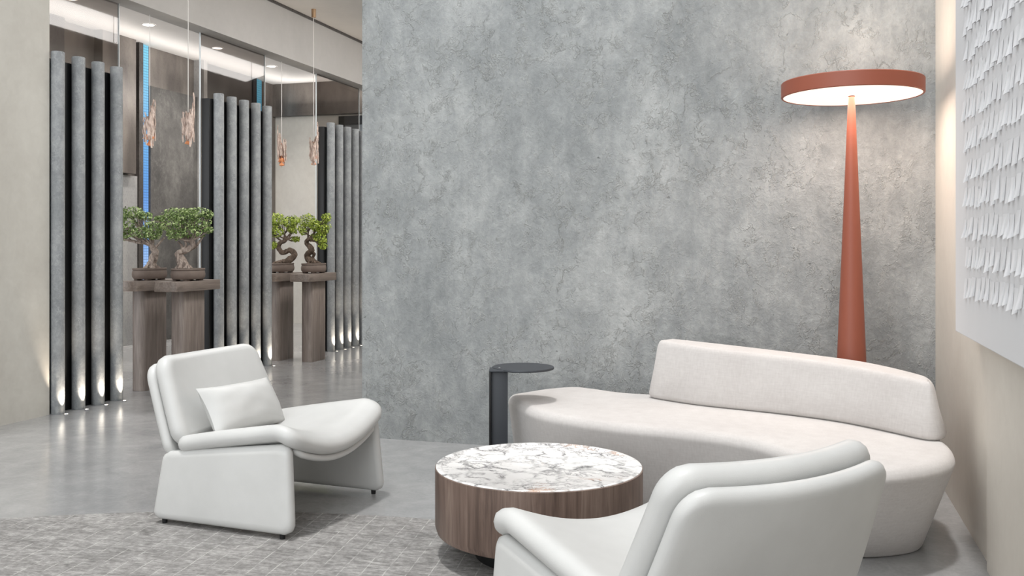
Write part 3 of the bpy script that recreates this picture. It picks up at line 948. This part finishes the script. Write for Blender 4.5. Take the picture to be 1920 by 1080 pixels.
so = thing('sofa', 'curved off-white fabric sofa bench with low backrest before the concrete wall', 'sofa', (cs.x, cs.y, 0))
obj('seat_base', loft(rings), M['sofa'], so, True, 60)
fr = spline2([(.715, 5.05), (.95, 4.79), (1.26, 4.575), (1.50, 4.36), (1.64, 4.13), (1.745, 3.905)], 8, False)
bk = spline2([(1.90, 4.13), (1.82, 4.40), (1.70, 4.60), (1.46, 4.80), (1.16, 5.02), (.87, 5.21)], 8, False)
BP = resample([tuple(W(*p).to_2d()) for p in fr + [(1.84, 3.925)] + bk], 200)
for _ in range(14):
    BP = [(BP[i - 1] + BP[i] * 2 + BP[(i + 1) % len(BP)]) / 4 for i in range(len(BP))]
BN = normals2(BP)
for _ in range(6):
    BN = [(BN[i - 1] + BN[i] * 2 + BN[(i + 1) % len(BN)]).normalized() for i in range(len(BN))]
d0, d1 = W(.715, 5.05).to_2d(), W(1.77, 3.875).to_2d()
ax = d1 - d0; axl = ax.length; ax.normalize()
def bring(o, h, absz=None):
    out = []
    for p, n in zip(BP, BN):
        q = p - n * o
        z = absz if absz is not None else ZS + (.735 - .075 * (q - d0).dot(ax) / axl - ZS) * h
        out.append((q.x - cs.x, q.y - cs.y, z))
    return out
br = [bring(.022, 0, ZS - .001), bring(.006, 0, ZS + .010), bring(0, 0, ZS + .028), bring(.026, .5), bring(.046, .88)]
for a in (20, 45, 70, 90):
    ra = math.radians(a)
    br.append(bring(.050 + .024 * (1 - math.cos(ra)), .90 + .10 * math.sin(ra)))
bb_ = bmesh.new()
loft(br, bb_, True, False)
bb_.verts.ensure_lookup_table()
nb = len(BP)
top = list(bb_.verts)[-nb:]
pr = [(p - d0).dot(ax) for p in BP]
i0, i1 = pr.index(min(pr)), pr.index(max(pr))
Aq = [(i0 + k) % nb for k in range((i1 - i0) % nb + 1)]
Bq = [(i0 - k) % nb for k in range((i0 - i1) % nb + 1)]
ia = ib = 0
while ia < len(Aq) - 1 or ib < len(Bq) - 1:        # zip the front and back edge of the top together
    if ib >= len(Bq) - 1 or (ia < len(Aq) - 1 and pr[Aq[ia + 1]] <= pr[Bq[ib + 1]]):
        tri = (top[Aq[ia]], top[Aq[ia + 1]], top[Bq[ib]]); ia += 1
    else:
        tri = (top[Aq[ia]], top[Bq[ib + 1]], top[Bq[ib]]); ib += 1
    if len(set(tri)) == 3:
        try: bb_.faces.new(tri)
        except ValueError: pass
obj('backrest', bb_, M['sofa'], so, True, 60)

# ------------------------------------------------------------------ floor lamp
lp = W(1.728, 4.75)
fl = thing('floor_lamp', 'tall terracotta floor lamp with conical stem and lit disc shade', 'floor lamp', (lp.x, lp.y, 0))
prof = [(0, 0), (.106, 0), (.109, .004), (.106, .03)]
for i in range(1, 30):
    z = .03 + (2.005 - .03) * i / 29
    prof.append((.100 + (.0165 - .100) * (z / 2.005) ** .95, z))
prof.append((0, 2.005))
obj('stem', lathe(prof, 48), M['terra'], fl)
RD = .345
sh = obj('shade', lathe([(0, 2.078), (RD - .004, 2.078), (RD, 2.074), (RD, 2.006), (RD - .003, 2.003), (RD - .010, 2.003), (RD - .012, 2.012), (0, 2.03)], 96), M['terra'], fl)
obj('diffuser', lathe([(.018, 2.0055), (RD - .011, 2.0055), (RD - .011, 2.011), (.018, 2.011)], 96), M['diff'], fl)
L = bpy.data.lights.new('floor_lamp_light', 'AREA'); L.shape = 'DISK'; L.size = .5; L.energy = 7; L.color = (1, .82, .71)
lo = bpy.data.objects.new('floor_lamp_light', L); COL.objects.link(lo); lo.location = (lp.x, lp.y, 2.0)
L = bpy.data.lights.new('floor_lamp_uplight', 'AREA'); L.shape = 'DISK'; L.size = .45; L.energy = 5; L.color = (1, .85, .72)
lo = bpy.data.objects.new('floor_lamp_uplight', L); COL.objects.link(lo); lo.location = (lp.x, lp.y, 2.085); lo.rotation_euler = (PI, 0, 0)

# ------------------------------------------------------------------ relief panel on the right wall
PX0, PX1 = .628, XRn
ap = thing('wall_art', 'large white wall panel with rows of folded relief on the right wall', 'wall art', (PX1, 2.9, 1.75))
PY0, PY1, PZ0, PZ1 = 1.5, 4.26, .888, 2.75
obj('panel', box(PX0 - PX1, 0, PY0 - 2.9, PY1 - 2.9, PZ0 - 1.75, PZ1 - 1.75, bev=.004), M['panelW'], ap, False)
bm = bmesh.new()
rnd = random.Random(5)
row = 0
z = PZ0 + .20
while z < PZ1 - .08:
    y = PY0 + .04 + rnd.uniform(0, .04)
    lim = PY1 - .21 - rnd.uniform(0, .05)
    while y < lim:
        w = rnd.uniform(.028, .046); h = rnd.uniform(.06, .078); dp = rnd.uniform(.010, .018)
        zc = z + rnd.uniform(-.012, .012)
        X = PX0 - PX1
        yc_ = y - 2.9; dy = rnd.uniform(-.008, .008)
        zt_ = zc + h * .5 - 1.75; zb_ = zc - h * .5 - 1.75
        rows = []
        for q in range(5):                       # flush and wide at the top, lifting off towards a narrower lip
            f = q / 4
            ww = w * (1 - .66 * f); dd = dp * f ** 1.3
            rows.append([bm.verts.new((X - .001 - dd * math.sin(PI * k / 8) ** .7 if 0 < k < 8 else X - .001,
                                       yc_ + dy * f + ww * math.cos(PI * k / 8), zt_ + (zb_ - zt_) * f - .008 * f * math.sin(PI * k / 8))) for k in range(9)])
        dv = bm.verts.new((X - .001, yc_ + dy, zb_ + .018))
        for a_, b_ in zip(rows, rows[1:]):
            for k in range(8):
                bm.faces.new((a_[k], a_[k + 1], b_[k + 1], b_[k]))
        for k in range(8):
            bm.faces.new((rows[-1][k + 1], rows[-1][k], dv))
        y += 2 * w + rnd.uniform(-.012, .012)
    z += .113; row += 1
obj('relief', bm, M['panelW'], ap, True, 60)

# ------------------------------------------------------------------ light
w = bpy.data.worlds.new('world'); S.world = w; w.use_nodes = True
wt = w.node_tree
bg = wt.nodes['Background']
# soft overcast daylight, with extra fill added from behind the camera (-y)
tc = wt.nodes.new('ShaderNodeTexCoord'); sp = wt.nodes.new('ShaderNodeSeparateXYZ')
wt.links.new(tc.outputs['Generated'], sp.inputs[0])
mr = wt.nodes.new('ShaderNodeMapRange')
wt.links.new(sp.outputs[1], mr.inputs[0])
for k_, v_ in ((1, .1), (2, -1.0), (3, .85), (4, 2.4)): mr.inputs[k_].default_value = v_
wt.links.new(mr.outputs[0], bg.inputs[1])
bg.inputs[0].default_value = (.945, .975, 1.0, 1)
sun = bpy.data.lights.new('skylight_sun', 'SUN'); sun.energy = 1.6; sun.angle = math.radians(4); sun.color = (1, .985, .965)
so_ = bpy.data.objects.new('skylight_sun', sun); COL.objects.link(so_)
so_.location = (-1, 3, 6)
so_.rotation_euler = Vector((.05, .13, -1)).to_track_quat('-Z', 'Y').to_euler()

area('hall_front_fill', (-3.4, 9.0, ZC - .02), .9, 6.0, 170, (1, .98, .96), 15)  # unseen fill lamp added to brighten bulkhead, columns and hall floor
area('hall_inner_fill', (-5.50, 9.6, 3.60), .16, 6.8, 75, (1, .97, .94), 78)  # fill lamp added out of sight behind the bulkhead for the inner wall
area('cove_light', (XI + .35, 9.5, 3.45), .12, 6.5, 15, (1, .96, .92), 180)
area('cove_light_end', (-6.2, YE - .3, 3.45), 3.0, .12, 7, (1, .96, .92), 180)

S.view_settings.view_transform = 'Standard'
S.view_settings.look = 'None'
S.view_settings.exposure = 0.18
S.view_settings.gamma = 1.0
S.view_settings.use_curve_mapping = False
